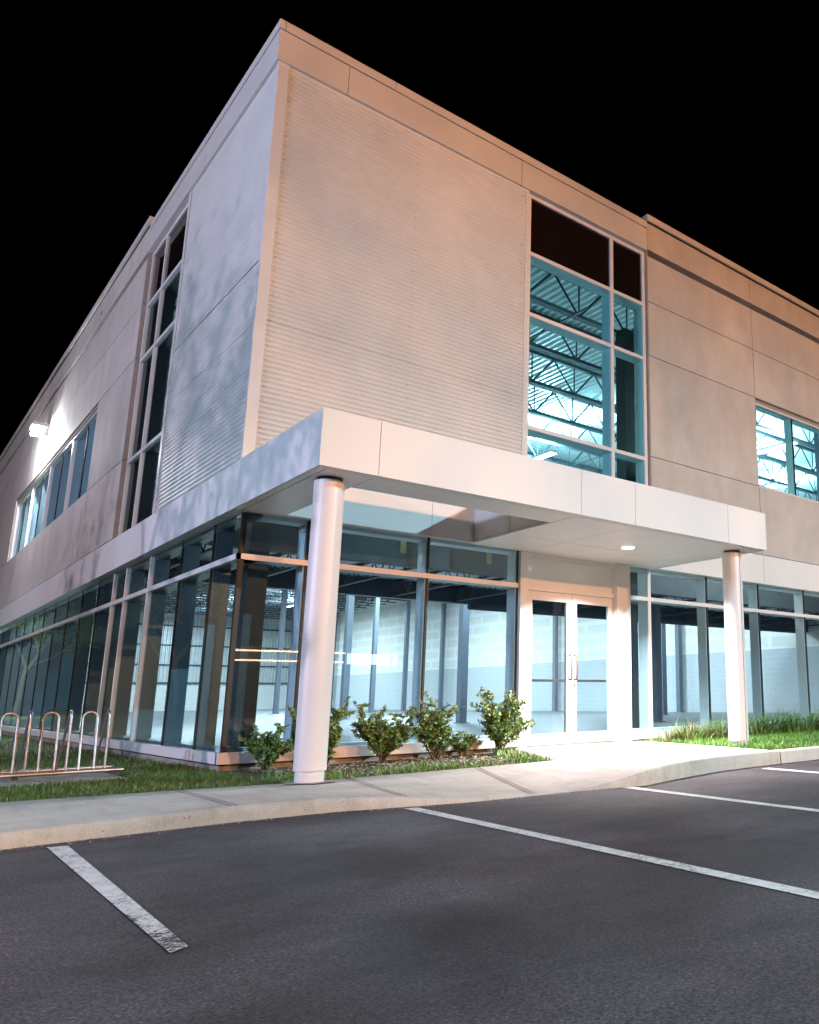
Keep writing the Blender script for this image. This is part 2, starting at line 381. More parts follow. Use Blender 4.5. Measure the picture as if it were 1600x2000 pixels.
cp.build('coping', [M['fascia'], M['dark']], B)
MB().box(6.60, 24.3, .225, .33, 6.6, 9.2).box(.205, .33, 6.2, 60, 6.6, 9.2).box(14.4, 19.2, .14, .33, 2.9, 6.6).box(6.66, 9.66, .14, .33, 3.2, 6.6)\
    .box(.13, .33, 6.2, 8.98, 3.2, 6.6).box(.13, .33, 19.85, 29.6, 3.2, 6.6).box(.13, .33, 41.4, 60, 3.2, 6.6).box(6.66, 24.3, .15, .33, 2.9, 4.69).box(.15, .33, 6.2, 60, 2.9, 4.69).build('wall', M['white'], B)
MB().box(-.022-.012, -.019, 9.97, 10.05, 8.84, 8.92).box(-.034, -.019, 30.4, 30.48, 8.84, 8.92).build('scupper', M['concedge'], B)

# --- white band between the storeys
b = MB()
for y0, y1 in ((-.0, 3.0), (3.006, 9.0), (9.006, 15.0), (15.006, 21), (21.006, 27), (27.006, 60)): b.box(-.05, .0, y0, y1, ZB0, ZB1)
b.box(.0, .13, .0, 60, ZB0+.004, ZB0+.03).box(0., .13, 0, 60, ZB1-.03, ZB1-.004).box(.0, .05, .01, 60, ZB1, ZB1+.036, 1)
for x0, x1 in ((.0, 2.427), (2.433, 6.05), (6.056, 9.67), (9.676, 13.3), (13.306, 24.3)): b.box(x0, x1, .0, .06, ZB0+.008, ZB1+.03)
b.box(.06, 24.3, .06, .13, ZB0+.012, ZB0+.04).box(.06, 24.3, .055, .13, ZB1-.03, ZB1+.02).box(6.6, 24.3, .02, .06, ZB1+.03, ZB1+.04, 1)
b.build('band_panel', [M['alu'], M['dark']], B)

# --- canopy over the entrance
CX0, CX1, CYF = -.05, 6.667, -2.286
cano = MB()
cano.box(CX0, CX1, CYF, CYF+.05, ZB0, ZB1)
canopy = bpy.data.objects.new('canopy', None); COL.objects.link(canopy); canopy.parent = B
fa = MB()
for x0, x1 in ((CX0, .524), (.530, 3.077), (3.083, 3.963), (3.969, 5.787), (5.793, CX1)): fa.box(x0, x1, CYF, CYF+.03, ZB0, ZB1)
fa.box(CX0, CX0+.03, CYF+.03, -.099, ZB0, ZB1).box(CX0, CX0+.03, -.093, -.001, ZB0, ZB1)
fa.box(CX1-.03, CX1, CYF+.03, -.002, ZB0, ZB1)
fa.build('fascia_panel', M['alu'], canopy)
so = MB(); g = .011
zs0, zs1 = ZB0+.003, ZB0+.03
so.box(.062, .53-g/2, CYF+.115, -.02, zs0, zs1)                      # under the left beam
so.box(.53+g/2, 3.087-g, CYF+.115, -1.70, zs0, zs1)                   # under the front beam
so.box(CX0+.03, CX1-.03, CYF+.03, CYF+.103, zs0, zs1); so.box(CX0+.03, .05, CYF+.103, -.002, zs0, zs1)
for x0, x1 in ((3.087, 4.03), (4.03, 5.835), (5.835, CX1-.03)):
    for y0, y1 in ((CYF+.115, -.84), (-.84, .11)): so.box(x0+g/2, x1-g/2, y0+g/2, y1-g/2, zs0, zs1)
so.build('soffit', M['soffit'], canopy)
co = MB()
co.box(CX0+.03, .53, CYF+.03, -.002, ZB0+.03, ZB1-.02, 1).box(.53, 3.087, CYF+.03, -1.70, ZB0+.03, ZB1-.02, 1).box(3.087, CX1-.03, CYF+.03, -.002, ZB0+.03, ZB1-.02, 1)
co.build('canopy_core', [M['alu'], M['dark']], canopy)
inn = MB()
inn.box(.53, .534, -1.70, -.003, ZB0+.031, ZB1-.004).box(.534, 3.083, -1.704, -1.70, ZB0+.031, ZB1-.004)
inn.box(3.083, 3.087, -1.70, -.845, ZB0+.031, ZB1-.004).box(3.083, 3.087, -.835, -.003, ZB0+.031, ZB1-.004)
inn.build('opening_lining', M['alu'], canopy)
tp = MB().box(CX0+.0, .536, CYF, -.004, ZB1, ZB1+.012).box(.536, 3.08, CYF, -1.697, ZB1, ZB1+.012).box(3.08, CX1, CYF, -.004, ZB1, ZB1+.012)
tp.build('canopy_flashing', M['alu'], canopy)
dl = MB(); dl.cyl(4.948, -1.126, ZB0-.008, ZB0+.004, .085, 32).build('downlight', M['downl'], canopy)
MB().cyl(4.948, -1.126, ZB0-.004, ZB0+.005, .105, 32).build('downlight_ring', M['alu'], canopy)
light('downlight_lamp', 'AREA', (4.948, -1.126, ZB0-.014), (1, .89, .88), 430, canopy, shape='DISK', size=.16, spread=R(127))

def canopy_column(x, y, zb):
    t = bpy.data.objects.new('canopy_column', None); COL.objects.link(t); t.parent = B; t.location = (x, y, 0)
    c = MB().cyl(0, 0, .05, 2.728, .142, 64)
    a = math.atan2(-1, -.55)
    c.box(-.003, .003, -.1445, -.139, .05, 2.728, 1) if x > 3 else None
    c.build('column_shaft', [M['column'], M['dark']], t)
    MB().cyl(0, 0, zb, .052, .126, 48).build('column_base', M['column'], t)
    MB().cyl(0, 0, 2.728, ZB0+.02, .118, 40).build('column_shadow_gap', M['dark'], t)  # recess painted black, the shade of the gap put into its colour
canopy_column(.235, -1.86, -.07); canopy_column(6.345, -1.88, -.04)

# --- glazing: one builder for the storefronts and the strip windows
def bx(mb, axis, a0, a1, d0, d1, z0, z1, mi=0):
    if axis == 'front': mb.box(a0, a1, d0, d1, z0, z1, mi)
    else: mb.box(d0, d1, a0, a1, z0, z1, mi)
def glazing(name, axis, edges, caps, z0, zt, z1, face, gl, depth, parent, pane, panez=None, start=None, mull='mullf'):
    """edges: mullion centres; caps: those with an outside cap; zt: heights of rails with outside caps"""
    g = bpy.data.objects.new(name, None); COL.objects.link(g); g.parent = parent
    lo, hi = edges[0], edges[-1]
    for i, e in enumerate(edges):
        m = MB()
        if e in caps: bx(m, axis, e-.035, e+.035, face, gl+.019, z0, z1, 0)
        else: bx(m, axis, e-.015, e+.015, gl-.004, gl+.019, z0, z1, 2)
        if start is None or i > 0: bx(m, axis, e-.032, e+.032, gl+.02, gl+depth, z0, z1, 1)
        m.build('mullion', [M['frame'], M[mull], M['dark']], g)
    for z in zt:
        m = MB(); bx(m, axis, lo if start is None else start, hi, face-.003, gl+.013, z-.032, z+.032)
        bx(m, axis, lo, hi, gl+.021, gl+depth-.004, z-.032, z+.032, 1); m.build('rail', [M['frame'], M[mull]], g)
    m = MB(); bx(m, axis, lo, hi, gl+.021, gl+depth-.004, z1-.05, z1, 1); m.build('rail', [M['frame'], M[mull]], g)
    m = MB(); bx(m, axis, lo, hi, gl+.021, gl+depth-.004, z0, z0+.04, 1); m.build('rail', [M['frame'], M[mull]], g)
    zz = [z0]+list(zt)+[z1]
    for i in range(len(edges)-1):
        for k in range(len(zz)-1):
            p = MB()
            bx(p, axis, edges[i]+.004, edges[i+1]-.004, gl, gl+.012, zz[k]+.002, zz[k+1]-.002)
            sp = panez and k in panez
            p.build('spandrel_pane' if sp else 'pane', M['spandrel'] if sp else pane, g)
    return g
# ground floor, left side
EL = [.125, 1.10, 2.41, 3.86, 5.26, 6.10, 7.38, 8.75, 10.11, 11.47, 12.83, 14.2, 15.55, 16.9, 18.25, 19.6] + [19.6+1.36*i for i in range(1, 30)]
gl_l = glazing('storefront_glazing', 'left', EL, (3.86, 5.26, 6.10), .13, (2.255,), 2.775, .07, .10, .22, B, M['pane'], start=.102, mull='mull')
MB().box(.055, .16, .12, 60, .012, .13).box(.06, .15, .06, 60, -.004, .012, 1).build('sill', [M['frame'], M['dark']], gl_l)
# ground floor, front, left of the doors
EF = [.105, .86, 2.47, 3.93]
gl_f = glazing('storefront_glazing', 'front', EF, (), .13, (2.255,), 2.775, .105, .125, .22, B, M['pane'], start=.067)
MB().box(.055, 3.93, .055, .16, .012, .13).box(.06, 3.93, .06, .15, -.004, .012, 1).build('sill', [M['frame'], M['dark']], gl_f)
MB().box(.097, .15, .121, .165, .13, 2.775).build('corner_post', M['dark'], gl_f)
# ground floor, right of the doors
ER = [6.08, 6.61, 8.10, 9.62, 11.15, 12.65, 14.15, 15.65, 17.15, 18.65, 20.15, 21.65, 23.6]
gl_r = glazing('storefront_glazing', 'front', ER, (6.61,), .13, (2.255,), 2.775, .105, .125, .22, B, M['pane'])
MB().box(6.06, 23.6, .055, .16, .012, .13).box(6.06, 23.6, .07, .15, -.004, .012, 1).build('sill', [M['frame'], M['dark']], gl_r)
# foundation
MB().box(.075, .4, .075, 60, -.6, -.004).box(.4, 3.95, .075, .4, -.6, -.004).box(6.06, 24.3, .075, .4, -.6, -.004).build('foundation', M['found'], B)

# entrance: posts, head, two door leaves
en = bpy.data.objects.new('entrance_frame', None); COL.objects.link(en); en.parent = B
e = MB()
e.box(3.935, 4.075, .06, .25, .002, 2.755).box(5.77, 6.06, -.01, .25, -.005, 2.755).box(4.075, 5.77, .07, .24, 2.205, 2.275)
e.box(4.075, 5.77, .075, .2, 2.69, 2.755)
e.build('frame', M['frame'], en)
MB().box(4.075, 5.77, .10, .12, 2.275, 2.69).build('transom_panel', M['transom'], en)
MB().box(4.075, 5.77, .08, .3, -.005, .012).build('threshold', M['chrome'], en)
def leaf(x0, x1, hinge):
    d = bpy.data.objects.new('entrance_door', None); COL.objects.link(d); d.parent = B
    z0, z1 = .016, 2.20; st = .095
    MB().box(x0, x0+st, .095, .145, z0, z1).box(x1-st, x1, .095, .145, z0, z1).box(x0+st, x1-st, .095, .145, z0, .165).box(x0+st, x1-st, .095, .145, 2.07, z1).build('door_frame', M['frame'], d)
    MB().box(x0+st-.01, x1-st+.01, .115, .127, .155, 2.08).build('pane', M['pane'], d)
    MB().box(x0+st, x1-st, .15, .18, .895, .93).build('push_bar', M['handle'], d)
    hx = x1-.045 if hinge == 'l' else x0+.045
    MB().tube([(hx, .095, .93), (hx, .04, .93), (hx, .03, .95), (hx, .03, 1.27), (hx, .04, 1.29), (hx, .095, 1.29)], .015, 10).build('handle', M['handle'], d)
    if hinge == 'r': MB().box(hx-.014, hx+.014, .088, .096, .82, .86).build('lock', M['handle'], d)
leaf(4.082, 4.918, 'l'); leaf(4.926, 5.763, 'r')

# upper window front: uneven lights with dark spandrel at the top
uw = glazing('strip_window', 'front', [3.975, 5.76, 6.535], (3.975, 5.76, 6.535), 3.3, (4.66, 6.505, 7.545), 8.59, .045, .075, .20, B, M['upane'], panez=(3,))
MB().box(3.94, 6.57, .044, .09, 8.525, 8.588).build('frame', M['frame'], uw)
ul = glazing('strip_window', 'left', [3.79, 5.16, 6.06], (3.79, 5.16, 6.06), 3.3, (4.66, 6.505, 7.545), 8.59, .045, .075, .20, B, M['pane'], panez=(3,), mull='coldark')  # inner mullions darkened by colour for the shade behind the glass
MB().box(.044, .09, 3.755, 6.1, 8.525, 8.588).build('frame', M['frame'], ul)
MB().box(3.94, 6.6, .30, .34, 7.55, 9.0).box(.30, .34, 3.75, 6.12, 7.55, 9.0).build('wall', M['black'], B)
# upper window in the concrete panels
w2 = glazing('strip_window', 'front', [9.69, 11.03, 12.37, 13.71, 14.36], (9.69, 14.36), 4.75, (), 6.50, .06, .085, .18, B, M['upane'])
MB().box(9.66, 14.39, .04, .09, 4.712, 4.752).box(9.66, 14.39, .055, .09, 6.46, 6.50).box(9.66, 14.39, .07, .12, 6.50, 6.575, 1).build('frame', [M['frame'], M['concedge']], w2)
w3 = glazing('strip_window', 'left', [9.02, 10.3, 11.7, 13.1, 14.5, 15.85, 17.2, 18.6, 19.81], (9.02, 11.7, 14.5, 17.2, 19.81), 4.75, (), 6.50, .03, .065, .18, B, M['pane'])
MB().box(.02, .07, 8.99, 19.84, 4.712, 4.752).box(.02, .07, 8.99, 19.84, 6.44, 6.50).box(.0, .12, 8.99, 19.84, 6.50, 6.575, 1).box(.0, .12, 19.84, 19.87, 4.72, 6.57, 1).build('frame', [M['frame'], M['concedge']], w3)
MB().box(.27, .29, 9.0, 17.0, 4.72, 6.5).build('window_blind', M['white'], w3)

# --- inside
MB().box(.15, LX, .25, LY, -.3, .0).build('floor_slab', M['floor'], B)
MB().box(4.0, 5.8, .12, .25, -.3, -.006).build('floor_slab', M['floor'], B)
MB().box(LX, LX+.3, .3, LY, 0, 2.5, 0).box(LX+.004, LX+.3, .3, LY, 2.5, 8.6, 1).build('interior_wall', [M['block'], M['board']], B)
bw = MB(); n = 92; 
vs_ = []
for i in range(n*4+1):
    x = LX*i/(n*4); k = i % 4; yy = LY-(.09 if k in (1, 2) else 0)
    vs_ += [(x, yy, 2.0), (x, yy, 8.6)]
bw.add(vs_, [(2*i, 2*i+1, 2*i+3, 2*i+2) for i in range(n*4)], 0)
bw.box(0, LX, LY+.02, LY+.2, 0, 2.0, 1).box(.2, LX, LY+.05, LY+.2, 2.0, 8.6, 1)
for z in (2.05, 3.4, 4.9, 6.4): bw.box(.2, LX, LY-.16, LY-.091, z, z+.10, 2)
bw.build('interior_wall', [M['deck'], M['white'], M['steel']], B)
# roof: ribbed deck on open web joists
dk = MB(); ny = 0; vs_ = []
xs = []; x = .2
while x < LX: 
    xs += [(x, 8.0), (x+.035, 8.045), (x+.075, 8.045), (x+.11, 8.0)]; x += .155
for (x, z) in xs: vs_ += [(x, .33, z), (x, LY, z)]
dk.add(vs_, [(2*i, 2*i+2, 2*i+3, 2*i+1) for i in range(len(xs)-1)])
dk.box(.1, LX+.3, .3, LY+.2, 8.06, 8.3, 1)
dk.build('roof_deck', [M['deck'], M['white']], B)
jb = MB(); x0, x1 = .35, LX; nP = 20; w = (x1-x0)/nP
jb.box(x0, x1, -.045, -.008, 7.93, 7.998).box(x0, x1, .008, .045, 7.93, 7.998).box(x0, x1, -.06, -.008, 7.25, 7.32).box(x0, x1, .008, .06, 7.25, 7.32)
for i in range(nP):
    a = x0+i*w
    jb.bar((a, 0, 7.96), (a+w/2, 0, 7.30), .036).bar((a+w/2, 0, 7.30), (a+w, 0, 7.96), .036).bar((a+w/2, 0, 7.30), (a+w/2, 0, 7.96), .028)
j0 = jb.build('roof_joist', M['joist'], B, (0, .82, 0))
for k in range(1, 40):
    o = j0.copy(); o.location = (0, .82+1.475*k, 0); COL.objects.link(o); o.parent = B
br = MB()
for x in (5.5, 11.5, 17.5): br.box(x-.02, x+.02, .4, LY, 7.24, 7.268)
br.build('joist_bridging', M['joist'], B)
# steel columns on a grid
cb = MB().box(-.11, .11, -.11, .11, 0, 7.3).box(-.16, .16, -.16, .16, 0, .02)
c0 = None
for (x, y) in [(.55, 6.9), (.55, 12.9), (.55, 18.9), (.55, 24.9), (.55, 30.9), (.55, 36.9), (13.1, 6.3), (9.8, 10.8), (19.3, 12.0), (23.7, 15.2), (10.0, 18.8), (17.5, 31.8), (21.5, 35.7), (23.7, 35.2), (13.8, 35.3), (23.7, 57), (23.7, 51), (15.6, 52), (23.75, 24), (13.1, .7), (19.2, .7)]:
    if c0 is None: c0 = cb.build('steel_column', M['colsteel'], B, (x, y, 0))
    else:
        o = c0.copy(); o.location = (x, y, 0); COL.objects.link(o); o.parent = B
for (x, y) in ((.52, .85), (6.68, .70)):
    MB().box(x-.12, x+.12, y-.12, y+.12, 0, 7.3).build('steel_column', M['coldark'], B)
# mezzanine set back from the glass
mz = bpy.data.objects.new('mezzanine', None); COL.objects.link(mz); mz.parent = B
Y0, Y1 = 4.2, 8.6
MB().box(.6, LX, Y0, Y0+.2, 3.1, 3.55).build('edge_beam', M['mezz'], mz)
MB().box(.6, LX, Y1, Y1+.22, 3.08, 3.6).build('edge_beam', M['steel'], mz)
MB().box(.6, LX, Y0+.2, Y1, 3.52, 3.6).build('mezzanine_deck', M['deck'], mz)
mj = MB()
for i in range(13):
    x = 1.2+i*1.75
    mj.box(x-.03, x+.03, Y0+.2, Y1, 3.46, 3.51).box(x-.03, x+.03, Y0+.2, Y1, 3.12, 3.16)
    for k in range(8):
        a = Y0+.2+k*.525
        mj.bar((x, a, 3.15), (x, a+.26, 3.48), .022).bar((x, a+.26, 3.48), (x, a+.525, 3.15), .022)
mj.build('floor_joist', M['steel'], mz)
ins = MB().box(.6, LX, Y0+.02, Y0+.06, 3.56, 3.72)
for x in (.75, 4.2, 6.1, 8): ins.box(x, x+.12, Y0-.012, Y0-.001, 3.32, 3.72)
ins.build('insulation', M['ins'], mz)
MB().tube([(8, 7.75, 2.9), (22.0, 7.75, 2.95)], .08, 14).build('duct_pipe', M['steel'], B)
# strip lights; the first is out of view, added to brighten the front deck
SL = [(13.6, 2.5, 6.9), (9.6, 7.2, 6.9), (15.6, 5.4, 6.9), (19.2, 6.6, 6.9), (4.2, 12, 6.9), (12, 15, 6.9), (17.6, 16, 6.9), (6, 24, 6.9), (15, 25, 6.9), (18, 29, 6.9), (6, 38, 6.9), (14, 40, 6.9), (18, 45, 6.9), (7, 51, 6.9), (16, 53, 6.9)]
s0 = MB().box(-.09, .09, -.75, .75, -.02, 0); s1 = MB().box(-.12, .12, -.78, .78, 0.001, .05)
first = None
for (x, y, z) in SL:
    k_ = .25 if x > 15 and y < 8 else (.8 if y < 3 else 1)
    if first is None:
        t = bpy.data.objects.new('strip_light', None); COL.objects.link(t); t.parent = B; t.location = (x, y, z)
        lens = s0.build('lamp_lens', M['strip'], t); body = s1.build('lamp_body', M['white'], t); first = t
    else:
        t = first.copy(); COL.objects.link(t); t.parent = B; t.location = (x, y, z)
        for ch in (lens, body):
            q = ch.copy(); COL.objects.link(q); q.parent = t
    light('strip_lamp', 'AREA', (0, 0, -.03), (.84, .95, 1), 1300*k_, t, shape='RECTANGLE', size=.2, size_y=1.5)
    l = light('strip_lamp', 'AREA', (0, 0, .10), (.80, .95, 1), 900*(.7 if (x, y) == (9.6, 7.2) else max(k_, .6)), t, shape='RECTANGLE', size=.24, size_y=1.5); l.rotation_euler = (math.pi, 0, 0)

# fire extinguisher on a column
fe = thing('fire_extinguisher', 'small red fire extinguisher inside the glazed hall near the building corner', 'fire extinguisher', (10.24, 33.5, .5))
fe_m = MB().cyl(0, 0, 0, .54, .13, 24).cyl(0, 0, .54, .64, .13, 24, r1=.05); fe_m.build('cylinder', M['red'], fe)
MB().box(-.04, .09, -.03, .03, .64, .71).build('valve', M['black'], fe)
MB().box(-.04, .04, .13, .2, -.5, .9).build('stand', M['steel'], fe)

# wall pack lamp on the left facade
wp = bpy.data.objects.new('wall_lamp', None); COL.objects.link(wp); wp.parent = B; wp.location = (XL, 15.5, 7.62)
MB().box(-.36, 0, -.24, .24, .03, .12).box(-.12, 0, -.2, .2, -.2, .03).build('lamp_body', M['trim'], wp)
MB().box(-.33, -.13, -.21, .21, -.14, .029).build('lamp_lens', M['lampw'], wp)
light('wall_lamp_bulb', 'POINT', (-.31, 0, -.20), (.90, .95, 1), 1100, wp, shadow_soft_size=.08)

# ================================================================== ground
ZA = -.16
pk = MB(); pk.add([(-150, -200, ZA), (220, -200, ZA), (220, -2.5, ZA), (-150, -2.5, ZA)], [(0, 1, 2, 3)])
kind(pk.build('parking_lot', M['asphalt']))
gd = MB(); gd.add([(-300, -300, -.42), (300, -300, -.42), (300, 300, -.42), (-300, 300, -.42)], [(0, 1, 2, 3)])
kind(gd.build('ground', M['earth']))
# painted stall lines
def stripe(pts, wear):
    s = MB(); s.add([(x, y, ZA+.004) for x, y in pts], [tuple(range(len(pts)))]); o = kind(s.build('parking_line', M['paint'])); o['wear'] = wear; return o
stripe([(-1.976, -6.09), (-1.909, -6.05), (-1.812, -3.367), (-1.911, -3.333)][::1], .80)
stripe([(.06, -8.6), (.16, -8.6), (.455, -3.399), (.352, -3.371)], .35)
stripe([(2.12, -8.4), (2.21, -8.4), (2.585, -3.465), (2.464, -3.46)], .3)
stripe([(4.40, -8.3), (4.50, -8.3), (5.02, -3.37), (4.86, -3.366)], .08)
stripe([(6.8, -8.3), (6.9, -8.3), (7.36, -3.3), (7.26, -3.3)], .08)

F = [(-40, -3.3, -.08), (-14, -3.4, -.08), (-2.11, -3.19, -.068), (-.78, -3.09, -.052), (-.1, -3.12, -.055), (.43, -3.27, -.085), (.9, -3.40, -.130), (1.4, -3.44, -.150), (2.03, -3.47, -.150), (2.4, -3.55, -.10), (2.75, -3.60, -.03), (3.3, -3.43, -.006), (4.29, -3.19, 0), (5.0, -3.12, -.002), (5.62, -3.09, -.006)]
Bk = [(-40, -1.0, -.08), (-14, -1.0, -.08), (-1.92, -1.32, -.070), (-.74, -1.56, -.060), (.0, -1.75, -.056), (.5, -1.80, -.05), (1.0, -1.84, -.045), (1.5, -1.88, -.038), (2.0, -1.93, -.03), (2.5, -1.99, -.02), (2.88, -2.03, -.012), (3.88, .085, -.006), (4.6, .085, -.006), (6.3, .085, -.006), (5.66, -2.93, -.008)]
def lerp(a, b, t): return tuple(a[i]+(b[i]-a[i])*t for i in range(3))
def dense(L, n):
    out = []
    for i in range(len(L)-1):
        for k in range(n): out.append(lerp(L[i], L[i+1], k/n))
    return out+[L[-1]]
Fd, Bd = dense(F, 5), dense(Bk, 5)
sw = MB(); rows = []
nr = np.random.RandomState(3)
for a, b_ in zip(Fd, Bd):
    j = nr.uniform(-.006, .006)
    r = .03; h = a[2]-ZA
    row = [(a[0], a[1]-.012+j, ZA-.15), (a[0], a[1]-.012+j, min(ZA+.001+max(h-r, 0)*.5, a[2]-.002)), (a[0], a[1]-.006+j, a[2]-min(r, max(h, .004))*.8-.0), (a[0], a[1]+.004, a[2]-.004), (a[0], a[1]+.018, a[2])]
    for t in (.25, .5, .75, 1): row.append(lerp((a[0], a[1]+.018, a[2]), b_, t))
    row.append((b_[0], b_[1], b_[2]-.2)); rows.append(row)
nc = len(rows[0])
allp = [p for r_ in rows for p in r_]
sw.add(allp, [(i*nc+k, (i+1)*nc+k, (i+1)*nc+k+1, i*nc+k+1) for i in range(len(rows)-1) for k in range(4, nc-1)], 0, True)
sw.add(allp, [(i*nc+k, (i+1)*nc+k, (i+1)*nc+k+1, i*nc+k+1) for i in range(len(rows)-1) for k in range(0, 4)], 1, True)
kind(sw.build('sidewalk', [M['walk'], M['kerbface']]))
# tooled joints in the walk (shallow dark grooves, as thin strips just above)
jn = MB()
def joint(p, q, w=.007):
    d = Vector((q[0]-p[0], q[1]-p[1], 0)).normalized(); n_ = Vector((-d.y, d.x, 0))*w/2
    P, Q = Vector(p), Vector(q)
    pts = [P-n_, P+n_, Q+n_, Q-n_]; jn.add([(v.x, v.y, v.z+.0035) for v in pts], [(0, 3, 2, 1)])
def fz(x): return tuple(np.interp(x, [p[0] for p in Fd[:56]], [p[k] for p in Fd[:56]]) for k in (1, 2))
def bz(x): return tuple(np.interp(x, [p[0] for p in Bd[:51]], [p[k] for p in Bd[:51]]) for k in (1, 2))
for xf, xb in ((-.80, -.76), (.42, .62), (1.55, 1.95), (-2.35, -2.2)):
    for o in (-.022, .022):
        yf, zf = fz(xf+o); yb, zb = bz(xb+o); joint((xf+o, yf+.012, zf), (xb+o, yb, zb), .009)
joint((2.9, -2.03, -.010), (4.0, -2.42, -.002)); joint((4.0, -2.42, -.002), (5.7, -2.72, -.004))
kind(jn.build('sidewalk_joint', M['soil']))
kb = MB(); rows = []
for x in np.linspace(5.635, 40, 60):
    y = -3.09+.06*min(1, (x-5.6)/6); z = -.008
    rows.append([(x, y-.012, ZA-.15), (x, y-.010, z-.03), (x, y+.006, z-.006), (x, y+.025, z), (x, y+.155, z), (x, y+.165, z-.01), (x, y+.165, z-.2)])
nc = 7; kb.add([p for r_ in rows for p in r_], [(i*nc+k, (i+1)*nc+k, (i+1)*nc+k+1, i*nc+k+1) for i in range(len(rows)-1) for k in range(nc-1)], 0, True)
kb.add(rows[0], [tuple(range(6, -1, -1))])
kind(kb.build('kerb', M['kerbface']))
gr_ = MB(); gq = random.Random(9)                     # grit swept along the foot of the kerb
for i in range(1500):
    x = gq.uniform(-3, 7.5); y = np.interp(x, [p[0] for p in Fd]+[5.7, 40], [p[1] for p in Fd]+[-3.08, -3.03])-.014-abs(gq.gauss(0, .05)); q = gq.uniform(.002, .0065); 
    gr_.add([(x-q, y-q*.7, ZA), (x+q, y-q*.5, ZA), (x+q*.2, y+q, ZA), (x, y, ZA+q*1.2)], [(0, 1, 3), (1, 2, 3), (2, 0, 3)], gq.choice((0, 0, 1)))
kind(gr_.build('grit', [M['found'], M['soil']]), 'stuff')
# lawn bases
lw = MB(); Lb = [p for p in Bd if p[0] <= 2.9]; n_ = len(Lb)
vs_ = [(x, y-.02, z-.035) for x, y, z in Lb] + [(x, max(.0, y+1)*0+.08 if x > .0 else 0, 0) for x, y, z in Lb]
vs_ = [(x, y-.02, z-.035) for x, y, z in Lb]
tp_ = [(x, .085, -.055) if x > .07 else (x, .085, -.085) for x, y, z in Lb]
lw.add(vs_+tp_, [(i, i+1, n_+i+1, n_+i) for i in range(n_-1)])
tb = len(lw.v); lw.add([(2.9, -2.05, -.045), (3.86, .085, -.04), (2.9, .085, -.055)], [(0, 1, 2)])
lw.add([(-40, .085, -.085), (.08, .085, -.085), (.08, 60, -.075), (-40, 60, -.075)], [(0, 1, 2, 3)])
kind(lw.build('lawn', M['earth']))
lr = MB(); lr.add([(6.28, .08, -.03), (5.70, -2.93, -.03), (40, -2.9, -.03), (40, .08, -.02)], [(0, 1, 2, 3)])
kind(lr.build('lawn', M['earth']))

# grass, one blade = two triangles' worth of quad strip bent over
def blades(name, pts, hmin, hmax, w, mats, lean, seed, mix=None):
    r = np.random.RandomState(seed); n = len(pts); pts = np.asarray(pts)
    h = r.uniform(hmin, hmax, n)*r.uniform(.7, 1.2, n); a = r.uniform(0, 2*np.pi, n); ld = r.uniform(.1, 1, n)*lean
    wv = np.stack([np.cos(a+1.57), np.sin(a+1.57), 0*a], 1)*(w*r.uniform(.6, 1.3, n))[:, None]
    d = np.stack([np.cos(a), np.sin(a), 0*a], 1)
    up_ = np.array([0, 0, 1.])
    b0 = pts-wv; b1 = pts+wv
    mid = pts+up_*(h*.6)[:, None]+d*(h*ld*.35)[:, None]
    tip = pts+up_*(h*(1-.25*ld))[:, None]+d*(h*ld)[:, None]
    V = np.concatenate([b0, b1, mid-wv*.7, mid+wv*.7, tip]); i = np.arange(n)
    T = np.concatenate([np.stack([i, i+n, i+3*n], 1), np.stack([i, i+3*n, i+2*n], 1), np.stack([i+2*n, i+3*n, i+4*n], 1)])
    o = np_mesh(name, V, T, 3, mats)
    if isinstance(mats, list):
        mi = (r.uniform(0, 1, n) < (mix or .1)).astype(np.int32); o.data.polygons.foreach_set('material_index', np.concatenate([mi, mi, mi]))
    return o
rs = np.random.RandomState(11)
def back_y(x): return np.interp(x, [p[0] for p in Bd if p[0] <= 2.9], [p[1] for p in Bd if p[0] <= 2.9])
def back_z(x): return np.interp(x, [p[0] for p in Bd if p[0] <= 2.9], [p[2]-.035 for p in Bd if p[0] <= 2.9])
def left_pts(n, x0, x1, y1):
    x = rs.uniform(x0, x1, n); yb = back_y(x)+.015; y = yb+(y1-yb)*rs.uniform(0, 1, n)
    t = np.clip((y-yb)/np.maximum(.085-yb, .1), 0, 1); z = back_z(x)*(1-t)-.085*t
    return np.stack([x, y, z], 1)
P = np.concatenate([left_pts(26000, -2.6, .06, 1.6), left_pts(16000, -2.4, .06, 6), left_pts(12000, -2.0, .05, 18)])
pad = (P[:, 0] < -.72) & (P[:, 1] > .0) & (P[:, 1] < 1.45)
P = P[~pad]
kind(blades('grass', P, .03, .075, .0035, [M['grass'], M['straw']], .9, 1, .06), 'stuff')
# the planting bed: taller, sparser grass with weeds along the walk
x = rs.uniform(.1, 2.95, 3300); yb = back_y(x); y = yb+.02+np.abs(rs.normal(0, .33, len(x))); dens = .12+.88*np.clip(np.sin(x*4.1+1)*.5+.45+.4*np.sin(x*11+.5), 0, 1)
k = (y < .04) & (rs.uniform(0, 1, len(x)) < dens); P = np.stack([x, y, back_z(x)*.6-.02], 1)[k]
Q = []
for i in range(520):
    t = rs.uniform(0, 1); xx = 2.9+.93*t; yy = -2.03+2.1*t
    Q.append((xx-rs.uniform(.0, .5)*(1-.3*t), yy+rs.uniform(-.0, .05), -.04))
Q = np.array(Q); Q = Q[Q[:, 1] > back_y(Q[:, 0])+.03]
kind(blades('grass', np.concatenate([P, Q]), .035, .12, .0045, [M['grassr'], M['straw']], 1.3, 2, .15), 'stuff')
n = 1800; x = rs.uniform(.25, 3.3, n); y = rs.uniform(-1.75, .0, n); kk = y > back_y(x)+.05; x, y = x[kk], y[kk]
ch = MB()
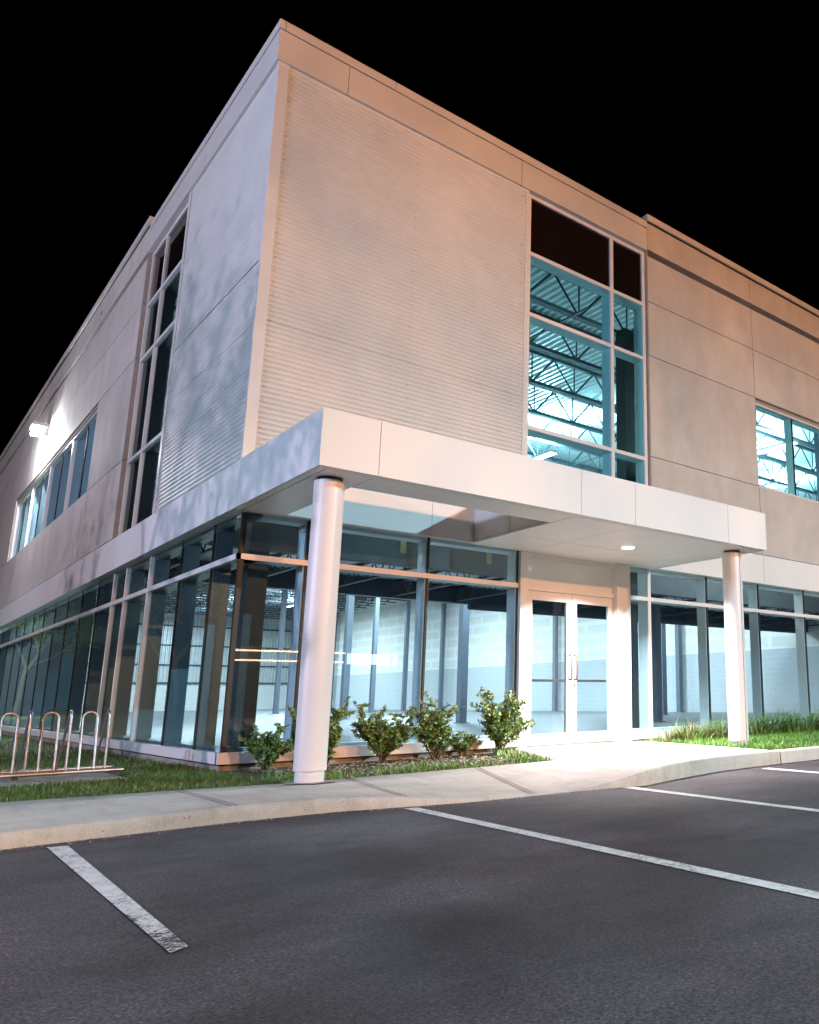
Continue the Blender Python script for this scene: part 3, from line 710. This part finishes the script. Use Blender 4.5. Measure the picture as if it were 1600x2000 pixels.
for a, b_ in zip(x, y):
    s = rs.uniform(.012, .035); t = rs.uniform(0, 3.1); c_, s_ = math.cos(t)*s, math.sin(t)*s
    z = -.05+rs.uniform(0, .012)
    ch.add([(a-c_, b_-s_, z), (a-s_*.4, b_+c_*.4, z+.008), (a+c_, b_+s_, z+.004), (a+s_*.4, b_-c_*.4, z)], [(0, 3, 2, 1)])
kind(ch.build('mulch', M['chip']), 'stuff')
# right hand lawn
n = 30000; x = rs.uniform(5.7, 11.5, n); y = rs.uniform(-2.92, .0, n); k = (x > 5.72+.19*(y+2.93)+.02)
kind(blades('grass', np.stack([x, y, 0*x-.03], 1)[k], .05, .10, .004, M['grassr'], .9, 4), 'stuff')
# tall clumps against the glass
gi = 0
for i, (cx, cyy, hh, dry) in enumerate([(6.55, -.62, .30, .55), (6.95, -.45, .36, .3), (7.35, -.62, .34, .45), (7.75, -.4, .38, .2), (8.25, -.5, .36, .25), (8.8, -.45, .46, .12), (9.35, -.5, .50, .10), (9.9, -.4, .48, .10), (10.5, -.45, .48, .10), (11.1, -.4, .5, .1)]):
    n = 520; a = rs.uniform(0, 6.28, n); r_ = np.abs(rs.normal(0, .13, n)); 
    o = blades('grass_clump', np.stack([np.cos(a)*r_*1.5, np.sin(a)*r_, 0*a-.03], 1), hh*.3, hh*1.15, .0055, [M['grassr'], M['straw']], 1.9, 20+i, dry)
    o.location = (cx, cyy, 0)
    tag(o, ['straw tinged ornamental grass clump nearest the entrance doors', 'second ornamental grass clump from the entrance, leaning on the white sill', 'half dry grass clump just left of the right canopy column', 'green grass clump half hidden behind the right canopy column', 'grass clump right beside the right canopy column',
            'tall green grass clump second right of the right canopy column', 'tall green grass clump third right of the right canopy column', 'tall green grass clump fourth right of the right canopy column', 'tall green grass clump next to the one at the right picture edge', 'tall green grass clump at the right picture edge'][i], 'ornamental grass', 'ornamental grass clumps along the glass')

# broken concrete round the foot of the left column
bp_ = MB(); n = 22; rr_ = random.Random(4)
ring = [(.235+math.cos(2*math.pi*i/n)*(.20+rr_.uniform(-.05, .07)), -1.88+math.sin(2*math.pi*i/n)*(.19+rr_.uniform(-.05, .05)), -.047) for i in range(n)]
bp_.add(ring, [tuple(range(n))]); kind(bp_.build('sidewalk_patch', M['concedge']))
# ------------------------------------------------------------------ shrubs
def leaf_cloud(pts, dirs, size, r, droop=.2):
    n = len(pts); a = dirs+r.normal(0, .5, (n, 3)); a /= np.linalg.norm(a, axis=1)[:, None]
    b_ = np.cross(a, r.normal(0, 1, (n, 3))); b_ /= np.linalg.norm(b_, axis=1)[:, None]
    nrm = np.cross(a, b_); s = size*r.uniform(.6, 1.25, n)[:, None]
    p0 = pts; p1 = pts+a*s*.5+b_*s*.26+nrm*s*.06; p2 = pts+a*s; p3 = pts+a*s*.5-b_*s*.26+nrm*s*.06
    V = np.concatenate([p0, p1, p2, p3]); i = np.arange(n)
    return V, np.stack([i, i+n, i+2*n, i+3*n], 1)
def shrub(x, y, z, h, wdt, seed, label, nst=12, skew=(0, 0), extra=()):
    t = thing('shrub', label, 'shrub', (x, y, z), 'shrubs in the planting bed'); r = np.random.RandomState(seed)
    st = MB(); LP = []; LD = []; TIP = []
    ends = []
    for i in range(nst):
        a = r.uniform(0, 6.283); sp = r.uniform(.15, 1)*wdt; hh = h*r.uniform(.55, 1.12)*(1-.3*(sp/wdt)**2)
        ends.append((math.cos(a)*sp*1.15+skew[0]*r.uniform(0, 1), math.sin(a)*sp*.8+skew[1], hh))
    ends += list(extra)
    for (ex, ey, ez) in ends:
        pts = []; n = 8; cx_, cy_ = r.normal(0, .012), r.normal(0, .012)
        for k in range(n+1):
            u = k/n; q = u**1.35
            pts.append((ex*q+cx_+.02*math.sin(u*5+ex*9), ey*q+cy_, ez*u+.03*u*(1-u)))
        st.tube(pts, [.009*(1-.75*k/n) for k in range(n+1)], 5, 0, True, False)
        subs = [pts]
        for _ in range(7):
            k = r.randint(3, n); p = np.array(pts[k]); d = r.normal(0, 1, 3); d[2] = abs(d[2])*.7+.2; d /= np.linalg.norm(d)
            L = r.uniform(.08, .26)*h/.7; q = [tuple(p+d*L*v) for v in (0, .5, 1)]
            st.tube(q, [.004, .003, .0015], 4, 0, True, False); subs.append(q)
        for sidx, s_ in enumerate(subs):
            A = np.array(s_); L = len(A); cnt = 80 if sidx == 0 else 44
            u = r.uniform(.22 if sidx == 0 else .05, 1.0, cnt)*(L-1); i0 = np.minimum(u.astype(int), L-2); fr_ = (u-i0)[:, None]
            p = A[i0]*(1-fr_)+A[i0+1]*fr_; d = r.normal(0, 1, (cnt, 3)); d[:, 2] = d[:, 2]*.5+.25; d /= np.linalg.norm(d, axis=1)[:, None]
            LP.append(p); LD.append(d); TIP.append(u/(L-1)*(p[:, 2]/h))
    st.build('stem', M['bark'], t)
    P_, D_, T_ = np.concatenate(LP), np.concatenate(LD), np.concatenate(TIP)
    V, Fq = leaf_cloud(P_, D_, (.047*(h/.7)**.4), r)
    o = np_mesh('foliage', V, Fq, 4, [M['leaf'], M['leafd']], t)
    o.data.polygons.foreach_set('material_index', ((T_+r.normal(0, .18, len(T_))) > .80).astype(np.int32))
shrub(.42, -.30, -.07, .56, .26, 1, 'small dark green shrub left of the left canopy column by the glass corner', 11)
shrub(1.02, -.35, -.06, .66, .32, 2, 'shrub half hidden behind the left canopy column', 12, extra=((-.42, .05, .66), (-.32, .02, .55)))
shrub(1.75, -.30, -.05, .66, .36, 3, 'wide shrub with one long arching branch just right of the left column', 13, extra=((-.40, 0, .68), (.36, 0, .66), (.40, 0, .58)))
shrub(2.40, -.36, -.05, .66, .34, 4, 'bushy shrub with bronze leaf tips, second from the entrance doors', 14)
shrub(3.36, -.30, -.04, .78, .36, 5, 'tallest shrub with golden leaf tips beside the entrance doors', 15, extra=((-.16, 0, .80), (.42, -.05, .40), (.46, 0, .34)))
shrub(2.88, -.22, -.05, .28, .30, 6, 'low trailing shrub between the two shrubs nearest the doors', 7)

# ------------------------------------------------------------------ bike rack
kind(MB().box(-7, -.74, .02, 1.42, -.2, -.072).build('rack_slab', M['found']))
bk = thing('bike_rack', 'stainless steel bike rack of alternating hoops on twin rails by the left windows', 'bike rack', (0, 0, 0))
for y, name in ((.62, 'base_rail'), (1.12, 'base_rail')):
    MB().tube([(-6.6, y, -.012), (-.69, y, -.012)], .021, 14).build(name, M['chrome'], bk)
MB().box(-.80, -.72, .60, .64, -.055, -.03).box(-1.62, -1.58, .58, .66, -.055, -.03).box(-.80, -.72, 1.1, 1.14, -.055, -.03).build('foot', M['black'], bk)
def hoop(x0, x1, lean):
    n = 14; pts = [(x0, .62 if lean > 0 else .64, -.01)]
    R_ = (x1-x0)/2; cx = (x0+x1)/2; zt = .572-R_
    dy = .10
    pts.append((x0, .64+dy*.8, zt))
    for k in range(1, n): 
        a = math.pi*(1-k/n); pts.append((cx+R_*math.cos(a), .64+dy*(.8+.2*math.sin(a)), zt+R_*math.sin(a)))
    pts += [(x1, .64+dy*.8, zt), (x1, .64, -.01)]
    return MB().tube(pts, (.0125), 12)
def flat_hoop(x):
    n = 10; pts = [(x, .63, -.01), (x, .66, .49)]
    for k in range(1, n):
        a = math.pi*(1-k/n); pts.append((x, .72+.06*math.cos(a), (.52+.065*math.sin(a))))
    pts += [(x, .80, .49), (x, 1.11, -.01)]
    return MB().tube(pts, (.0125), 12)
xx = -.858
for i in range(9):
    flat_hoop(xx-i*.335).build('hoop', M['chrome'], bk)
    hoop(xx-.228-i*.335, xx-.094-i*.335, 1).build('hoop', M['chrome'], bk)

# ------------------------------------------------------------------ lamp posts outside the frame (their light is what falls on the walls)
def lamp_post(spec, label, lens, aim=None, spread=180):
    x, y, z = spec['loc']; t = thing('street_lamp', label, 'street lamp', (x, y, ZA))
    h = z-ZA
    MB().cyl(0, 0, .6, h+.10, .075, 16, r1=.05).cyl(0, 0, 0, .6, .22, 20).build('pole', M['steel'], t)
    hd = MB().box(-.28, .28, -.28, .28, h+.02, h+.20); hd.build('lamp_head', M['steel'], t)
    MB().box(-.2, .2, -.2, .2, h+.012, h+.0199).build('lamp_lens', lens, t)
    l = light('lamp', 'AREA', (0, 0, h-.01), spec['col'], spec['w'], t, shape='DISK', size=spec.get('size', .4))
    if aim is not None:
        d = Vector(aim)-Vector((x, y, z)); l.rotation_euler = d.to_track_quat('-Z', 'Y').to_euler()
        l.location = Vector((0, 0, h-.01))+d.normalized()*.35
    return t
lamp_post(WHITE_LOT, 'white lamp post standing in the parking lot right of the camera', M['lampw'], None)
lamp_post(ORANGE_RD, 'orange sodium street lamp across the parking lot behind the camera', M['lampo'], (3, 0, 7))
lamp_post(ORANGE_ADDED, 'second orange street lamp, added further right to fill the light the tall tree blocks', M['lampo'], (6, 0, 7))
lamp_post(PINK_SIDE, 'pinkish street lamp behind the tree left of the building', M['lampo'], (0, 9, 5.5))
lamp_post(BLUE_SIDE, 'cool white street lamp at the left edge of the parking lot', M['lampw'], (0, 0, 3.2))

# ------------------------------------------------------------------ trees on the lawn left of the building
def tree(x, y, z0, h, cr, cz, seed, label, nleaf, lsize):
    t = thing('tree', label, 'tree', (x, y, z0)); r = np.random.RandomState(seed); tr = MB()
    tips = []
    def grow(p, d, L, rad, lev):
        pts = [Vector(p)]; dd = Vector(d).normalized(); n = 5
        for k in range(n):
            dd = (dd+Vector(r.normal(0, .13, 3))+Vector((0, 0, .05 if lev else 0))).normalized(); pts.append(pts[-1]+dd*L/n)
        tr.tube(pts, [rad*(1-.55*k/n) for k in range(n+1)], 7 if lev < 2 else 5, 0, True, False)
        if lev >= 2: tips.extend(pts[2:])
        if lev < 4:
            for q in range(4 if lev == 0 else 3):
                k = r.randint(3, n+1) if lev else r.randint(4, n+1); a = r.uniform(0, 6.28); sp = r.uniform(.5, 1.1)
                nd = dd*.7+Vector((math.cos(a)*sp, math.sin(a)*sp, r.uniform(-.1, .5)))
                grow(pts[k], nd, L*r.uniform(.55, .75) if lev else h*.32, rad*(.5), lev+1)
    grow((0, 0, -.2), (0, 0, 1), cz-cr*.6, .045*h**.9*.55, 0)
    tr.build('trunk', M['bark'], t)
    T = np.array([tuple(p) for p in tips]); 
    P_ = T[r.randint(0, len(T), nleaf)]+r.normal(0, .16*cr/2, (nleaf, 3)); D_ = r.normal(0, 1, (nleaf, 3)); D_ /= np.linalg.norm(D_, axis=1)[:, None]
    V, Fq = leaf_cloud(P_, D_, lsize, r); np_mesh('crown', V, Fq, 4, M['tleaf'], t)
    return t
tree(-8.6, .7, -.1, 5.6, 2.7, 3.6, 5, 'young broadleaf tree on the lawn nearest the parking lot', 2000, .12)
tree(-11.5, 3.3, -.1, 6.5, 2.8, 4.3, 31, 'unseen slender tree added behind the young broadleaf tree to spread shadow on the wall', 800, .13)  # unseen tree added to put shadow over the middle of the left wall
tree(-1.6, -26, ZA, 10.5, 3.4, 7.4, 12, 'tall thin tree on the far verge in front of the orange street lamp', 1300, .15)
tree(-4.4, 52, -.1, 8.5, 3.0, 5.0, 6, 'tall tree on the lawn beside the far end of the glazed side', 16000, .13)
tree(-6.5, 27, -.1, 6.5, 2.6, 4.2, 8, 'spreading tree on the lawn beside the middle of the glazed side', 9000, .11)
gl_ = thing('garden_lamp', 'low greenish lawn lamp beyond the far tree', 'lamp', (-2.6, 47.5, -.1))
MB().cyl(0, 0, 0, 1.6, .05, 12).build('pole', M['steel'], gl_); MB().cyl(0, 0, 1.6, 1.85, .13, 16).build('lamp_lens', emis('lit green lens', (.55, 1, .72), 60), gl_)
light('lamp', 'POINT', (0, 0, 2.1), (.75, 1, .62), 1500, gl_, shadow_soft_size=.1)
# low shop across the road, behind the camera
sh = thing('shop_building', 'low shop across the road with a lit window and added glowing bars for reflected traffic streaks', 'building', (30, -62, ZA))
MB().box(-11, 11, -8, 0, 0, 5.4).build('wall', mat('shop wall', (.16, .13, .11), .85, 0, .2, 2), sh)
MB().box(-11.3, 11.3, -8.3, .3, 5.401, 5.7).build('roof', M['steel'], sh)
for x in (2.4,):
    MB().box(x-2.6, x+2.6, .0, .10, 3.95, 5.15).build('window_frame', M['black'], sh); MB().box(x-2.5, x+2.5, .101, .12, 4.05, 5.05).build('window', emis('lit shop window', (.85, 1, .97), 14), sh)
for z in (4.95, 4.15):  # glowing bars added on the shop, standing in for traffic light streaks
    MB().box(-10.8, -.4, .31 if z > 4.5 else .02, .36 if z > 4.5 else .08, z, z+.13).build('traffic_streak', emis('added warm streak', (1, .62, .34), 30), sh)
print('scene built', len(bpy.data.objects))
